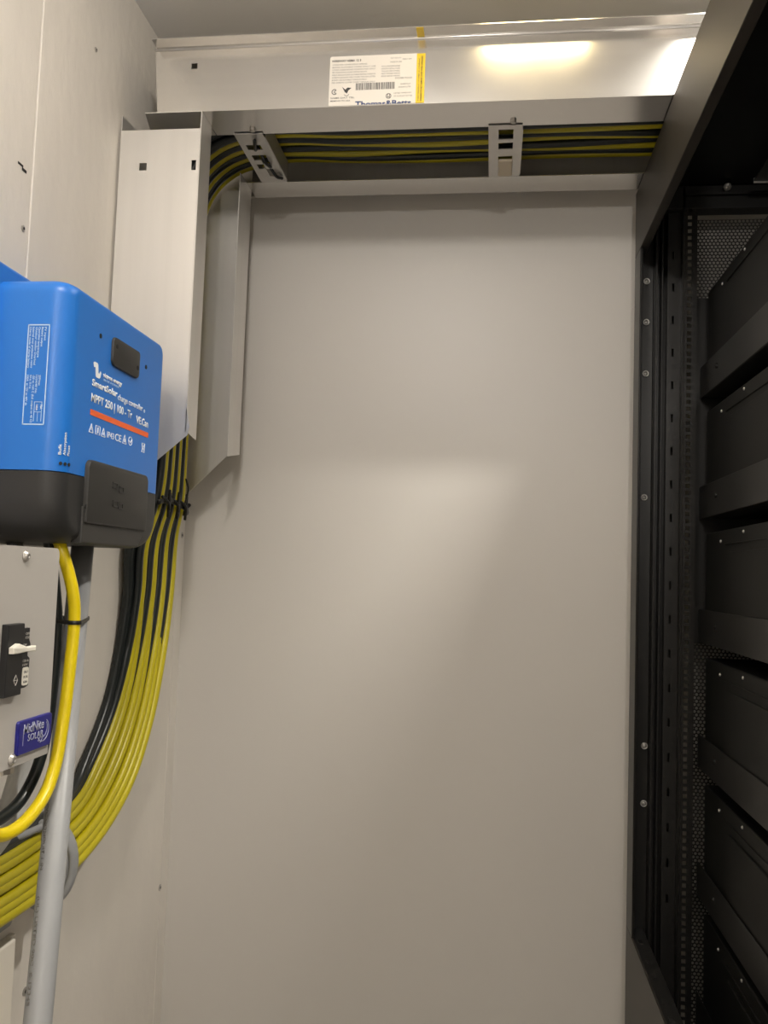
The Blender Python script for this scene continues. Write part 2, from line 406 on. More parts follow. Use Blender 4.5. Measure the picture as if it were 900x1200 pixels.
def ring2d(cx, cz, r0, r1, a0=0, a1=360, n=20, y=None):
    y = FN if y is None else y
    bm = bmesh.new(); full = (a1 - a0 >= 360); pr = []
    for k in range(n + 1):
        a = math.radians(a0 + (a1 - a0) * k / n)
        pr.append([(cx + r * math.cos(a), yy, cz + r * math.sin(a)) for r, yy in ((r0, y), (r1, y), (r1, y - .0002), (r0, y - .0002))])
    V = [[bm.verts.new(p) for p in q] for q in pr]
    for a, b in zip(V, V[1:]):
        for k in range(4): bm.faces.new((a[k], a[(k + 1) % 4], b[(k + 1) % 4], b[k]))
    if not full: bm.faces.new(V[0]); bm.faces.new(V[-1][::-1])
    return bm
obj('certification_mark', merge(ring2d(fx(.065), fz(.72), .0042, .0056, 50, 320), ring2d(fx(.075), fz(.72), .0016, .0028, 50, 310)), 'ink', stk)
obj('bird_emblem', merge(prism([(fx(.15), fz(.62)), (fx(.19), fz(.68)), (fx(.215), fz(.64)), (fx(.26), fz(.65)), (fx(.225), fz(.70)), (fx(.21), fz(.76)), (fx(.185), fz(.73))], 'y', FN, FN - .0002),
    ring2d(fx(.205), fz(.76), .0042, .0050, 200, 340)), 'ink', stk)
obj('certification_mark', merge(ring2d(fx(.69), fz(.84), .0042, .0052), bars([(fx(.675), fx(.682), fz(.87), fz(.79)), (fx(.682), fx(.695), fz(.87), fz(.855)), (fx(.70), fx(.707), fz(.89), fz(.80))])), 'ink', stk)
text('warning_print', 'WARNING DO NOT REMOVE COVER WHEN ENERGIZED', (-.1498, FN - .0004, SZ0 + .003), (0, 0, 1), (-1, 0, 0), .0036, .088, 'ink', ys, .0002, .01)
text('warning_print', 'AVERTISSEMENT COUPER LE COURANT', (-.1555, FN - .0004, SZ0 + .003), (0, 0, 1), (-1, 0, 0), .0026, .085, 'ink', ys, .0002)
# maker name, its lower half wrapped under the panel edge: clipped at the bottom edge
nm = text('maker_name', 'Thomas&Betts', (fx(.31), FN, ZB - .0035), (1, 0, 0), (0, 0, 1), .0105, .64 * (XB_ - XA), 'navy', stk, .0002, .022)
bm = bmesh.new(); bm.from_mesh(nm.data); zc = ZB - base_of(nm).z + .0002
bmesh.ops.bisect_plane(bm, geom=bm.verts[:] + bm.edges[:] + bm.faces[:], plane_co=(0, 0, zc), plane_no=(0, 0, -1), clear_outer=True)
bm.to_mesh(nm.data); bm.free()
obj('yellow_tape', B((-.1615, -.148, 1.4985, 1.526, ZT - .0006, ZT - .0001)), 'ystick', ht)

# cable support brackets across the open side of the level run
def bracket(x0, x1, skew, lab, y1=1.826, style=0):
    t = thing('cable_bracket', lab, 'bracket', ((x0 + x1) / 2, 1.72, ZB - .004), 'cable supports across the level wireway')
    y0 = 1.612; z = ZB - .0035
    sh = lambda u, v: (x0 + u + skew * (v - y0), v, z)
    W_ = x1 - x0
    if style == 0:
        hs_ = [(.20 * W_, .72 * W_, y0 + .045, y0 + .066), (.20 * W_, .72 * W_, y0 + .088, y0 + .110), (.46 * W_, .72 * W_, y0 + .110, y0 + .128), (.20 * W_, .46 * W_, y0 + .128, y0 + .150),
               (.46 * W_, .72 * W_, y0 + .150, y0 + .166), (.46 * W_, .86 * W_, y0 + .166, y0 + .184)]
    else:
        hs_ = [(.30 * W_, .74 * W_, y0 + .014, y0 + .052), (.30 * W_, .74 * W_, y0 + .066, y0 + .092), (.30 * W_, .74 * W_, y0 + .122, y0 + .190)]
    us_ = cuts(0, W_, hs_, 0); ys_ = cuts(y0, y1, hs_, 2)
    obj('slotted_plate', sheet(us_, ys_, holes_keep(hs_), sh), 'steel', t)
    for nm_, u in (('side_flange', 0), ('side_flange', W_)):
        p = [sh(u, y0 + .02), sh(u, y1 - .006)]
        bm = bmesh.new(); vsx = []
        for q in p:
            vsx.append([bm.verts.new((q[0] + dx, q[1], q[2] + dz)) for dx, dz in ((0, .0), (.0016, .0), (.0016, .042), (0, .042))])
        for k in range(4): bm.faces.new((vsx[0][k], vsx[0][(k + 1) % 4], vsx[1][(k + 1) % 4], vsx[1][k]))
        bm.faces.new(vsx[0]); bm.faces.new(vsx[1][::-1])
        obj(nm_, bm, 'steel', t)
    obj('bolt', lathe([(.006, 0), (.006, .004), (.004, .0055), (0, .0055)], (x0 + W_ * .72, 1.60, z + .0018), (0, 0, -1), 6 if style else 12), 'screw', t)
    return t
bracket(-.537, -.478, .0, 'slanting slotted steel bracket near the wireway corner, loose black wire through it')
b2 = bracket(-.026, .040, .0, 'slotted steel bracket at mid length of the level wireway', style=1)
# scrap of black wire tied in the slots of the first bracket
tag(obj('wire_tie', tube([(-.497, 1.625, ZB - .012), (-.505, 1.66, ZB - .014), (-.512, 1.70, ZB + .012), (-.500, 1.715, ZB - .012), (-.494, 1.74, ZB - .012), (-.505, 1.765, ZB + .006), (-.492, 1.782, ZB - .012), (-.483, 1.80, ZB - .009)], .0034, 8), 'tie', smooth=True),
    'twisted black tie threaded through the slanting slotted bracket', 'cable tie')
tag(obj('tape_pad', B((-.006, .024, 1.742, 1.812, ZB - .012, ZB - .0052), bevel=.003), 'tape'), 'tan tape pad stuck on the mid bracket of the level wireway', 'tape')

# ------------------------------------------------------------------ cable bundle
def st_pt(x, yo, zo):      # a point seen on the x=-.705 plane moved to plane x along the same line
    k = x / -.705; return Vector((x, yo * k, zo * k))
LOW = [  # outer (y,z), inner (y,z), outer x, inner x   -- stations down the curve
    ((1.838, .06), (1.655, .04), -.700, -.708),
    ((1.828, -.07), (1.655, -.06), -.694, -.712),
    ((1.800, -.20), (1.634, -.17), -.686, -.716),
    ((1.745, -.335), (1.590, -.275), -.682, -.718),
    ((1.645, -.450), (1.510, -.365), -.682, -.718),
    ((1.470, -.520), (1.420, -.420), -.686, -.716),
    ((1.220, -.532), (1.210, -.442), -.694, -.708),
    ((0.900, -.500), (0.900, -.415), -.700, -.705),
]
def cable_path(ud, layer, ul, lowlayer, wob, fw=0):
    """ud: place across the duct (0 near .. 1 far); ul: place across the lower curve (0 inner .. 1 outer)"""
    y = 1.712 + ud * .132; dz = layer * .0175 - fw; pts = []
    for x, zz, yy in ((.60, .930, -.004), (.35, .928, -.002), (.12, .930, .002), (-.12, .927, 0), (-.32, .930, .003), (-.45, .934, 0), (-.53, .929, 0), (-.605, .905, 0), (-.658, .853, 0), (-.684, .77, 0), (-.690, .62, -.006), (-.690, .45, -.012)):
        e = 1 if x > -.6 else .5
        jy = wob * .004 * math.sin(x * 9 + ud * 7) * e; jz = wob * .002 * math.sin(x * 11 + ud * 13)
        if x > -.5: p = Vector((x, y + yy + jy, zz + dz + jz))
        elif x > -.67: p = Vector((x - dz * .7, y + yy, zz + dz * .7))
        else: p = Vector((x - dz, y + yy, zz))
        pts.append(p)
    pts.append(Vector((-.690 - dz, 1.702 + ud * .128, .24)))
    um = ud
    pts.append(Vector((-.694 - dz * .9, 1.690 + um * .145, .135)))
    for k, (o, i, xo, xi) in enumerate(LOW):
        f_ = (.12, .45, .8, 1, 1, 1, 1, 1)[k] if wob > 0 else (.0, .2, .4, .6, .85, 1, 1, 1)[k]; t = ud + (ul - ud) * (.12, .45, .8, 1, 1, 1, 1, 1)[k]; lay = layer + (lowlayer - layer) * f_
        x = xo + (xi - xo) * (1 - t) - lay * .0155 + (fw if k < 2 else fw * .5 if k == 2 else 0)
        q = [i[j] + (o[j] - i[j]) * t for j in (0, 1)]
        # parallel shift for the layer, seen-line kept by the scale on the front layer only
        f = st_pt(xo + (xi - xo) * (1 - t), q[0], q[1]); f.x = max(x, WX + .0085)
        pts.append(f)
    return pts
ordn = ['innermost', 'second from the inside', 'third from the inside', 'middle', 'third from the outside', 'second from the outside', 'outermost']
ymap = [(1 / 7, 0, 0), (2 / 7, 1, 1 / 6), (3 / 7, 0, 2 / 6), (4 / 7, 1, 3 / 6), (5 / 7, 0, 4 / 6), (6 / 7, 1, 5 / 6), (1.0, 0, 1.0)]
for k, (ud, ly, ul) in enumerate(ymap):
    ulx = (0, .13, .345, .47, .70, .84, 1.0)[k]
    tag(obj('power_cable', tube(cable_path(ud, ly, ulx, 0, 1, 0), .0086, 12, 7), 'yel', smooth=True),
        'yellow power cable, %s of the seven yellow ones in the curve' % ordn[k], 'cable', 'yellow cables of the big bundle')
bmap = [(0, 0, -.09, .3), (2 / 7, 0, .23, .8), (4 / 7, 0, .56, .8), (6 / 7, 0, .86, 1), (0, 1, -.16, .2), (-.1, 1, -.22, .1), (3 / 7, 1, .05, 1)]
bl = ['just inside the yellow ones', 'filling the inner gap behind the yellow ones', 'filling the middle gap behind the yellow ones', 'filling the outer gap behind the yellow ones',
      'next to innermost of the curve', 'innermost of the whole curve', 'pressed to the wall behind the inner yellow pair']
for k, (ud, ly, ul, ll) in enumerate(bmap):
    tag(obj('power_cable', tube(cable_path(ud, ly, ul, ll, -1, .0015), .0088, 12, 7), 'blk', smooth=True), 'black power cable in the bundle, ' + bl[k], 'cable', 'black cables of the big bundle')
# tie round the bundle below the duct mouth
tt = thing('cable_tie', 'black nylon tie bunching the yellow and black cables below the wireway mouth', 'cable tie', (-.69, 1.77, .13))
loop = [(-.678, 1.668, .128), (-.676, 1.72, .136), (-.676, 1.79, .131), (-.680, 1.848, .120), (-.715, 1.852, .118), (-.728, 1.80, .125), (-.728, 1.70, .125), (-.712, 1.664, .125)]
obj('strap', tube(loop, .0028, 8, 4, flat=(Vector((0, 0, 1)), 2.2)), 'tie', tt, True)
for i, y in enumerate((1.70, 1.752, 1.80)):
    obj('knot', tube([(-.679, y - .012, .142), (-.668, y, .128), (-.672, y + .014, .112), (-.668, y + .004, .155), (-.672, y + .010, .10)], .0032, 7, 4), 'tie', tt, True)
obj('tail', tube([(-.672, 1.80, .13), (-.664, 1.80, .165), (-.668, 1.793, .19)], .0022, 6, 4), 'tie', tt, True)
tm = thing('tie_mount', 'small black tie mount screwed in the corner below the wireway', 'cable clip', (WX, 1.965, .139))
obj('mount_base', B((WX + .002, WX + .010, 1.955, 1.978, .128, .150), bevel=.002), 'tie', tm)
obj('mount_loop', tube([(WX + .010, 1.958, .135), (WX + .020, 1.962, .140), (WX + .020, 1.972, .146), (WX + .008, 1.978, .148)], .003, 8, 4), 'tie', tm, True)

# ------------------------------------------------------------------ grey conduit
ct = thing('conduit', 'grey PVC conduit slanting down in front of the yellow cable curve', 'pipe', (-.522, 1.0, -.55))
c0 = Vector((-.626, 1.252, .045)); c1 = Vector((-.522, 1.0, -.55)); cdir = (c1 - c0).normalized(); c2 = c1 + cdir * .25
obj('pipe', tube([c0, c1, c2], .0167, 28, 0), 'pvc', ct, True)
side = cdir.cross(Vector((-.52, 1.0, -.3)).normalized()).normalized()
def pipe_text(s, t0, ln, h):
    # lettering along the pipe on its left flank, wrapped to the pipe surface
    fwd = (c0 * .5 + c1 * .5).normalized()
    lat = cdir.cross(fwd).normalized()           # sideways as seen by someone in the room
    if lat.x > 0: lat = -lat
    toward = -(fwd - cdir * fwd.dot(cdir)).normalized()
    n = (lat * .86 + toward * .51).normalized()
    p = c0 + cdir * t0 + n * .01675
    tang = cdir.cross(n).normalized()
    text('pipe_print', s, p, cdir, n.cross(cdir), h, ln, 'greyink', ct, .0002, .02)
pipe_text('SCHEDULE 40 PVC CONDUIT 1 IN', .345, .14, .0062)
pipe_text('(UL) LISTED 90C  E-12345', .515, .12, .0062)
# ------------------------------------------------------------------ cable ring on the wall
rt = thing('cable_ring', 'grey plastic cable ring behind the conduit holding the yellow bundle', 'cable ring', (WX, 1.33, -.57))
rp = []
for k in range(28):
    a = 2 * math.pi * k / 28; rp.append((-.699 + .042 * math.cos(a), 1.335 + .010 * math.cos(a), -.487 + .066 * math.sin(a)))
obj('ring', tube(rp, .0062, 10, 0, closed=True, flat=(Vector((0, 1, 0)), 2.0)), 'pvc', rt, True)
obj('inner_rim', tube([(p[0] * .88 - .699 * .12, p[1] - .012, (p[2] + .487) * .86 - .487) for p in rp], .0025, 8, 0, closed=True), 'pvc', rt, True)
obj('foot_tab', prism(rrect(1.235, 1.31, -.574, -.552, .009), 'x', WX, WX + .006), 'pvc', rt)
obj('tab_screw', lathe([(.005, 0), (.005, .002), (.003, .003), (0, .003)], (WX + .006, 1.262, -.562), (1, 0, 0)), 'screw', rt)
obj('top_arm', tube([(WX + .004, 1.19, -.418), (-.715, 1.24, -.424), (-.700, 1.33, -.424)], .0055, 10, 6), 'pvc', rt, True)

# ------------------------------------------------------------------ charge controller
ctl = thing('charge_controller', 'blue and black solar charge controller mounted on the left wall', 'charge controller', (-.65, 1.19, .02))
FX = -.549; Y0, Y1, Z0, Z1 = 1.020, 1.360, .024, .368; ZS = .115
def body(z0, z1, y0, y1, x0, x1, r, rb, bev):
    bm = prism(rrect(y0, y1, z0, z1, r, 8), 'x', x0, x1, bev, 6); return bm
def ctl_solid():
    # superellipse-like solid: outline in y,z, edges rolled over towards the front
    prof = []   # (inset, x)
    rr = .030
    for k in range(9):
        a = k * math.pi / 2 / 8; prof.append((rr * (1 - math.cos(a)), FX - rr + rr * math.sin(a)))
    prof = [(0, WX + .02)] + prof
    bm = bmesh.new(); rings = []
    for ins, x in prof:
        r = (.055 - ins * .6, .055 - ins * .6, .026 - ins * .5, .020 - ins * .3)
        pts = rrect(Y0 + ins * 1.0, Y1 - ins * .9, Z0 + ins * .6, Z1 - ins * .35, r, 8)
        rings.append([bm.verts.new((x, p[0], p[1])) for p in pts])
    n = len(rings[0])
    for a, b in zip(rings, rings[1:]):
        for k in range(n): bm.faces.new((a[k], a[(k + 1) % n], b[(k + 1) % n], b[k]))
    bm.faces.new(rings[0][::-1]); bm.faces.new(rings[-1])
    bmesh.ops.recalc_face_normals(bm, faces=bm.faces[:])
    return bm
def clip(bm, co, no):
    r = bmesh.ops.bisect_plane(bm, geom=bm.verts[:] + bm.edges[:] + bm.faces[:], plane_co=co, plane_no=no, clear_outer=True)
    ed = [e for e in r['geom_cut'] if isinstance(e, bmesh.types.BMEdge)]
    bmesh.ops.holes_fill(bm, edges=ed)
    return bm
up_ = clip(ctl_solid(), (0, 0, ZS + .0006), (0, 0, -1)); dn_ = clip(ctl_solid(), (0, 0, ZS - .0006), (0, 0, 1))
def smooth_by_angle(o, ang=35):
    me = o.data
    for p in me.polygons: p.use_smooth = True
    bm = bmesh.new(); bm.from_mesh(me)
    for e in bm.edges:
        if len(e.link_faces) == 2 and e.calc_face_angle(0) > math.radians(ang): e.smooth = False
    bm.to_mesh(me); bm.free()
ub = obj('blue_housing', up_, 'blue', ctl); smooth_by_angle(ub)
lb = obj('lower_housing', dn_, 'dark', ctl); smooth_by_angle(lb)
# wider heatsink back behind the housing
hb = obj('heatsink_back', prism(rrect(.996, 1.352, .045, .392, .012), 'x', WX, -.648, .006, 3), 'blue', ctl); smooth_by_angle(hb)
# raised wiring cover at the lower front
wc = obj('wiring_cover', prism(rrect(1.090, 1.292, .052, .140, (.004, .004, .012, .012), 5), 'x', FX - .010, FX + .007, .003, 2), 'cover', ctl); smooth_by_angle(wc)
w2 = obj('cover_skirt', prism([(1.086, .026), (1.27, .026), (1.30, .060), (1.300, .070), (1.086, .075)], 'x', FX - .012, FX + .003, .002, 2), 'cover', ctl)
obj('cover_screw', lathe([(.005, 0), (.005, .002), (.0025, .002), (0, .001)], (FX + .003, 1.094, .075), (1, 0, 0)), 'hole', ctl)
# raised knot-like emblem on the cover
eb = []
for (dy, dz) in ((.182 - .012, .112), (.204 - .012, .108), (.186 - .012, .086), (.204 - .012, .084)):
    for a, b_, c_, d_ in ((-.008, .008, .003, .0045), (-.008, .008, -.0045, -.003), (-.008, -.0065, -.0045, .0045), (.0065, .008, -.0045, .0045)):
        eb.append((FX + .0068, FX + .0078, 1.0 + dy + a, 1.0 + dy + b_, dz + c_, dz + d_))
obj('cover_emblem', B(*eb), 'breaker', wc)
hc = obj('port_cover', prism(rrect(1.148, 1.241, .284, .326, (.009, .009, .006, .009), 5), 'x', FX - .001, FX + .004, .0015, 2), 'cover', ctl); smooth_by_angle(hc)
for y, z in ((1.158, .313), (1.233, .300)):
    obj('port_screw', lathe([(.0035, 0), (.0035, .0008), (0, .0008)], (FX + .0038, y, z), (1, 0, 0)), 'hole', hc)
for y, z in ((1.113, .316), (1.272, .311)):
    obj('housing_screw', lathe([(.0035, 0), (.0035, .0008), (0, .0008)], (FX - .0002, y, z), (1, 0, 0)), 'hole', ctl)
RY, UZ = (0, 1, 0), (0, 0, 1); TX = FX + .0001
tx = lambda nm_, s, y, z, h, wd, m='white', bold=0: text(nm_, s, (TX, y, z), RY, UZ, h, wd, m, ub, .0003, bold)
# wave logo
def wave(y, z, s):
    q = [(0, .9), (.12, 1), (.52, 1), (.62, .9), (.70, .35), (.85, .35), (.98, .55), (1.08, .45), (.98, .10), (.85, 0), (.45, 0), (.38, .10), (.30, .62), (.22, .68), (.10, .6)]
    return prism([(y + a * s, z + b * s * .9) for a, b in q], 'x', TX, TX + .0003)
obj('wave_logo', wave(1.0965, .256, .0225), 'white', ub)
tx('brand_print', 'victron energy', 1.127, .2615, .0066, .062, bold=.03)
tx('brand_print', 'BLUE POWER', 1.130, .2565, .0028, .050, 'lightblue')
tx('product_print', 'SmartSolar', 1.096, .2425, .0092, .080, bold=.03)
tx('product_print', 'charge controller', 1.178, .2395, .0088, .090, bold=.008)
tx('product_print', '0', 1.272, .2385, .005, .005)
tx('model_print', 'MPPT 250 | 100 - Tr', 1.096, .2205, .0112, .134, bold=.022)
tx('model_print', 'VE.Can', 1.246, .2175, .0112, .046, bold=.022)
obj('orange_bar', B((TX, TX + .0004, 1.0955, 1.2945, .2015, .2095)), 'orange', ub)
def tri(y, z, s): return merge(*[B((TX, TX + .0003, min(a[0], b[0]), max(a[0], b[0]), z, z + .0011)) if False else tube([(TX, *a), (TX, *b)], .0006, 4, 0) for a, b in (((y, z), (y + s, z)), ((y, z), (y + s / 2, z + s)), ((y + s, z), (y + s / 2, z + s)))])
obj('warning_icon', merge(tri(1.095, .178, .012), tube([(TX, 1.101, .181), (TX, 1.101, .186)], .0006, 4, 0)), 'white', ub)
obj('manual_icon', merge(tube([(TX, 1.114, .178), (TX, 1.127, .178), (TX, 1.127, .190), (TX, 1.114, .190)], .0006, 4, 0, closed=True), tube([(TX, 1.1205, .180), (TX, 1.1205, .188)], .0012, 4, 0)), 'white', ub)
obj('warning_icon', merge(tri(1.132, .178, .012), tube([(TX, 1.138, .180), (TX, 1.138, .184)], .001, 4, 0)), 'white', ub)
tx('mark_print', 'IP43', 1.150, .179, .009, .022); tx('mark_print', 'CE', 1.176, .179, .0105, .021)
obj('warning_icon', merge(tri(1.202, .179, .013), tube([(TX, 1.2085, .181), (TX, 1.2085, .186)], .0014, 4, 0)), 'white', ub)
obj('tick_icon', merge(tube([(TX, 1.229 + .0065 * math.cos(a * .628), .186 + .0065 * math.sin(a * .628)) for a in range(10)], .0006, 4, 0, closed=True), tube([(TX, 1.225, .186), (TX, 1.229, .183), (TX, 1.234, .189)], .0008, 4, 0)), 'white', ub)
obj('bin_icon', merge(tube([(TX, 1.272, .190), (TX, 1.274, .176), (TX, 1.281, .176), (TX, 1.283, .190)], .0007, 4, 0, closed=True), tube([(TX, 1.272, .190), (TX, 1.283, .176)], .0006, 4, 0), tube([(TX, 1.283, .190), (TX, 1.272, .176)], .0006, 4, 0)), 'white', ub)
# status lights with turned words
# these sit on the rolled edge towards the viewer
def edge_pt(k):   # k 0..1 around the rolled vertical edge, from the near side to the front
    rr = .030; a = k * math.pi / 2
    return Vector((FX - rr + rr * math.sin(a), Y0 + rr * (1 - math.cos(a)), 0)), Vector((math.sin(a), -math.cos(a), 0))
for k, (s, ln) in enumerate((('Bulk', .014), ('Absorption', .030), ('Float', .014))):
    p, n = edge_pt(.62 + k * .14); p = p + n * .0002; p.z = .137
    text('status_word', s, p, (0, 0, 1), -Vector((-n.y, n.x, 0)) if False else Vector((0, 0, 1)).cross(Vector((0, 0, 0)) - n) * -1 if False else n.cross(Vector((0, 0, 1))), .0042, ln, 'white', ub, .0002, .01)
    q = p.copy(); q.z = .126
    obj('status_light', lathe([(.0024, 0), (.0024, .0008), (0, .0008)], q, n, 10), 'dark', ub)
# rating table on the near side
SY = Y0 - .0002
fr4 = []
for a, b_, c_, d_ in ((-.6025, -.5725, .3035, .3050), (-.6025, -.5725, .1735, .1750), (-.6025, -.6012, .1735, .3050), (-.5738, -.5725, .1735, .3050)): fr4.append((a, b_, SY - .0003, SY, c_, d_))
obj('rating_frame', B(*fr4), 'lightblue', ub)
dx = (0, 0, -1); dy = (1, 0, 0)
lines = [('PV input', .018, '', 0), ('Battery output', .026, '250Vmax', .014), ('Operating temperature', .040, '12/24/48 Vdc', .024), ('Outdoor cooling Overload', .050, '-20 to +60 C (full output to 40 C)', .062), ('Internal over protection rating', .054, '50A Isc  35 A Icc', .018), ('Charge mode of charge battery', .054, '100A  at 12V to 48V dc', .040)]
for k, (a, la, b_, lb_) in enumerate(lines):
    xx = -.5795 - k * .0041
    text('rating_print', a, (xx, SY, .3015), dx, dy, .0026, la, 'lightblue', ub, .0002, .02)
    if b_: text('rating_print', b_, (xx, SY, .2385), dx, dy, .0026, lb_, 'lightblue', ub, .0002, .02)
text('rating_print', '70A', (-.5790, SY, .200), dx, dy, .0026, .006, 'white', ub, .0002, .02); text('rating_print', '100A', (-.5850, SY, .200), dx, dy, .0026, .008, 'white', ub, .0002, .02)
obj('rating_cell', B((-.5875, -.5868, SY - .0003, SY, .178, .203), (-.5775, -.5768, SY - .0003, SY, .178, .203), (-.5875, -.5768, SY - .0003, SY, .203, .2037), (-.5875, -.5768, SY - .0003, SY, .190, .1906), (-.5825, -.5820, SY - .0003, SY, .178, .190)), 'lightblue', ub)
obj('cable_gland', lathe([(.014, 0), (.014, .010), (.011, .014), (.011, .022), (0, .022)], (-.640, 1.085, .036), (0, 0, -1), 8), 'dark', ctl)

# ------------------------------------------------------------------ breaker enclosure
ex = -.550
en = thing('breaker_box', 'light grey metal breaker box below the blue controller', 'breaker box', (-.65, .86, -.245))
pl = obj('cover_plate', prism(rrect(.66, 1.0375, -.2425, .0165, (.006, .002, .008, .006), 4), 'x', ex - .003, ex), 'panel', en)
obj('box_body', B((WX, ex - .0035, .68, 1.018, -.225, .008), bevel=.003), 'panel', en)
def pan_screw(x, y, z, par, r=.0062):
    obj('screw', lathe([(r * 1.15, 0), (r * 1.15, .0012), (r, .0014), (r * .9, .003), (r * .6, .0045), (r * .35, .0048), (r * .3, .003), (0, .003)], (x, y, z), (1, 0, 0), 16), 'steel', par, True)
pan_screw(ex, .957, .005, en); pan_screw(ex, .954, -.233, en)
# breaker through the plate
br = obj('circuit_breaker', merge(B((ex - .02, ex + .008, .917, .952, -.157, -.074), bevel=.0012), prism([(.917 + .030, -.080), (.964, -.080), (.964, -.094), (.967, -.099), (.967, -.103), (.962, -.106), (.962, -.113), (.967, -.116), (.967, -.148), (.960, -.150), (.947, -.150)], 'x', ex - .02, ex + .0075)), 'breaker', en)
obj('toggle_lever', merge(prism([(-.0085, 0), (.004, .004), (.018, -.001), (.030, 0), (.030, -.006), (.016, -.0065), (.002, -.0075), (-.008, -.007)], 'x', 0, .006, .001, 1)), 'lever', br)
lev = bpy.data.objects[[o.name for o in br.children][-1]]
for v in lev.data.vertices:
    c = v.co + base_of(br); v.co = Vector((ex + .009 + c.x + (.006 if c.y > .010 else 0) * (c.y - .01) / .02, .927 + c.y * 1.0, -.100 + c.z)) - base_of(br)
obj('rating_window', prism(rrect(.952, .965, -.147, -.126, .003, 4), 'x', ex + .0076, ex + .0086), 'lever', br)
for i, s in enumerate(('CAL 1', 'DC UL', '63A')):
    text('window_print', s, (ex + .0087, .954, -.1325 - i * .0058), RY, UZ, .0026, .009, 'ink', br, .0001, .03)
text('breaker_print', 'OFF', (ex + .0082, .954, -.088), RY, UZ, .003, .009, 'panel', br, .0002); text('breaker_print', '150', (ex + .0082, .954, -.0925), RY, UZ, .003, .009, 'panel', br, .0002)
text('breaker_print', 'ON', (ex + .0082, .950, -.1005), RY, UZ, .0026, .007, 'panel', br, .0002); text('breaker_print', 'CBI dc', (ex + .0082, .951, -.1195), RY, UZ, .0028, .013, 'panel', br, .0002); text('breaker_print', '150V', (ex + .0082, .951, -.1240), RY, UZ, .0024, .011, 'panel', br, .0002)
obj('breaker_logo', merge(tube([(ex + .0083, .938, -.133), (ex + .0083, .934, -.139), (ex + .0083, .938, -.145), (ex + .0083, .942, -.139)], .0005, 4, 0, closed=True), tube([(ex + .0083, .934, -.139), (ex + .0083, .942, -.139)], .0005, 4, 0)), 'panel', br)
# maker badge
bg = obj('maker_badge', prism(rrect(.959, 1.0365, -.2305, -.1905, .004, 5), 'x', ex, ex + .004, .0015, 2), 'badge', en)
BX = ex + .0042
text('badge_print', 'MidNite', (BX, .970, -.2065), RY, UZ, .0115, .046, 'badgeprint', bg, .0003, .012)
text('badge_print', 'SOLAR', (BX, .980, -.2165), RY, UZ, .0080, .036, 'badgeprint', bg, .0003, .01)
obj('badge_rule', B((BX, BX + .0003, .969, .970, -.220, -.200)), 'badgeprint', bg)
sp = []
for k in range(17):
    a = math.radians(-150 + k * 13); r = .0135; sp.append((BX, 1.015 + r * math.cos(a), -.209 + r * math.sin(a)))
obj('moon_emblem', merge(tube(sp, .0005, 4, 0), tube([(BX, 1.015 + .0095 * math.cos(math.radians(-140 + k * 12)), -.207 + .0105 * math.sin(math.radians(-140 + k * 12))) for k in range(16)], .0004, 4, 0),
    tube([(BX, 1.004, -.2205), (BX, 1.008, -.2165), (BX, 1.014, -.2185), (BX, 1.010, -.2235)], .0004, 4, 0, closed=True)), 'badgeprint', bg)
# metal connector and pale elbow pipe under the box
cn = tag(obj('conduit_fitting', merge(lathe([(.018, 0), (.018, .012), (.014, .014), (.014, .022), (.017, .024), (.017, .034), (0, .034)], (-.588, .995, -.2255), (0, 0, -1), 12)), 'steel'), 'zinc conduit fitting under the breaker box', 'pipe fitting')
tag(obj('elbow_pipe', tube([(-.655, 1.178, -.16), (-.655, 1.176, -.26), (-.655, 1.160, -.32), (-.652, 1.120, -.365), (-.650, 1.05, -.388), (-.65, .92, -.39)], .0185, 20, 8), 'pvcw', smooth=True), 'pale grey plastic elbow pipe curving behind the loop under the breaker box', 'pipe')
# yellow and black loop
YL = [(-.600, 1.110, .045), (-.578, 1.096, .015), (-.565, 1.106, -.037), (-.563, 1.113, -.083), (-.563, 1.106, -.163), (-.563, 1.096, -.225), (-.562, 1.080, -.272), (-.560, 1.050, -.303), (-.560, 1.003, -.322), (-.566, .960, -.322), (-.575, .91, -.29), (-.585, .89, -.24)]
tag(obj('power_cable', tube(YL, .0082, 14, 8), 'yel2', smooth=True), 'single bright yellow cable looping from controller to breaker box in front of the conduit', 'cable')
BL = [(-.620, 1.125, .045), (-.610, 1.130, .0), (-.600, 1.137, -.09), (-.598, 1.128, -.19), (-.597, 1.108, -.265), (-.597, 1.070, -.307), (-.598, 1.02, -.322), (-.602, .97, -.32), (-.61, .92, -.29), (-.615, .905, -.24)]
tag(obj('power_cable', tube(BL, .0078, 14, 8), 'blk', smooth=True), 'single black cable looping behind the bright yellow one under the controller', 'cable')
# tie round loop and conduit
pc = c0 + cdir * .150
mid = (Vector((-.563, 1.113, -.083)))
tie = []
for q, r in ((mid, .0098), (pc, .0186)): pass
import itertools
def hull_loop(cs, z):
    pts = []
    for (cx, cy, r) in cs:
        for k in range(20): pts.append((cx + r * math.cos(k * math.pi / 10), cy + r * math.sin(k * math.pi / 10)))
    pts = sorted(set(pts)); lo = []; hi = []
    cr = lambda o, a, b: (a[0] - o[0]) * (b[1] - o[1]) - (a[1] - o[1]) * (b[0] - o[0])
    for p in pts:
        while len(lo) > 1 and cr(lo[-2], lo[-1], p) <= 0: lo.pop()
        lo.append(p)
    for p in reversed(pts):
        while len(hi) > 1 and cr(hi[-2], hi[-1], p) <= 0: hi.pop()
        hi.append(p)
    return [(x, y, z) for x, y in lo[:-1] + hi[:-1]]
zt = -.0825
tz = (zt - c0.z) / cdir.z; pcz = c0 + cdir * tz
lp = hull_loop([(-.563, 1.113, .0092), (pcz.x, pcz.y, .0183), (-.600, 1.137, .0088)], zt)
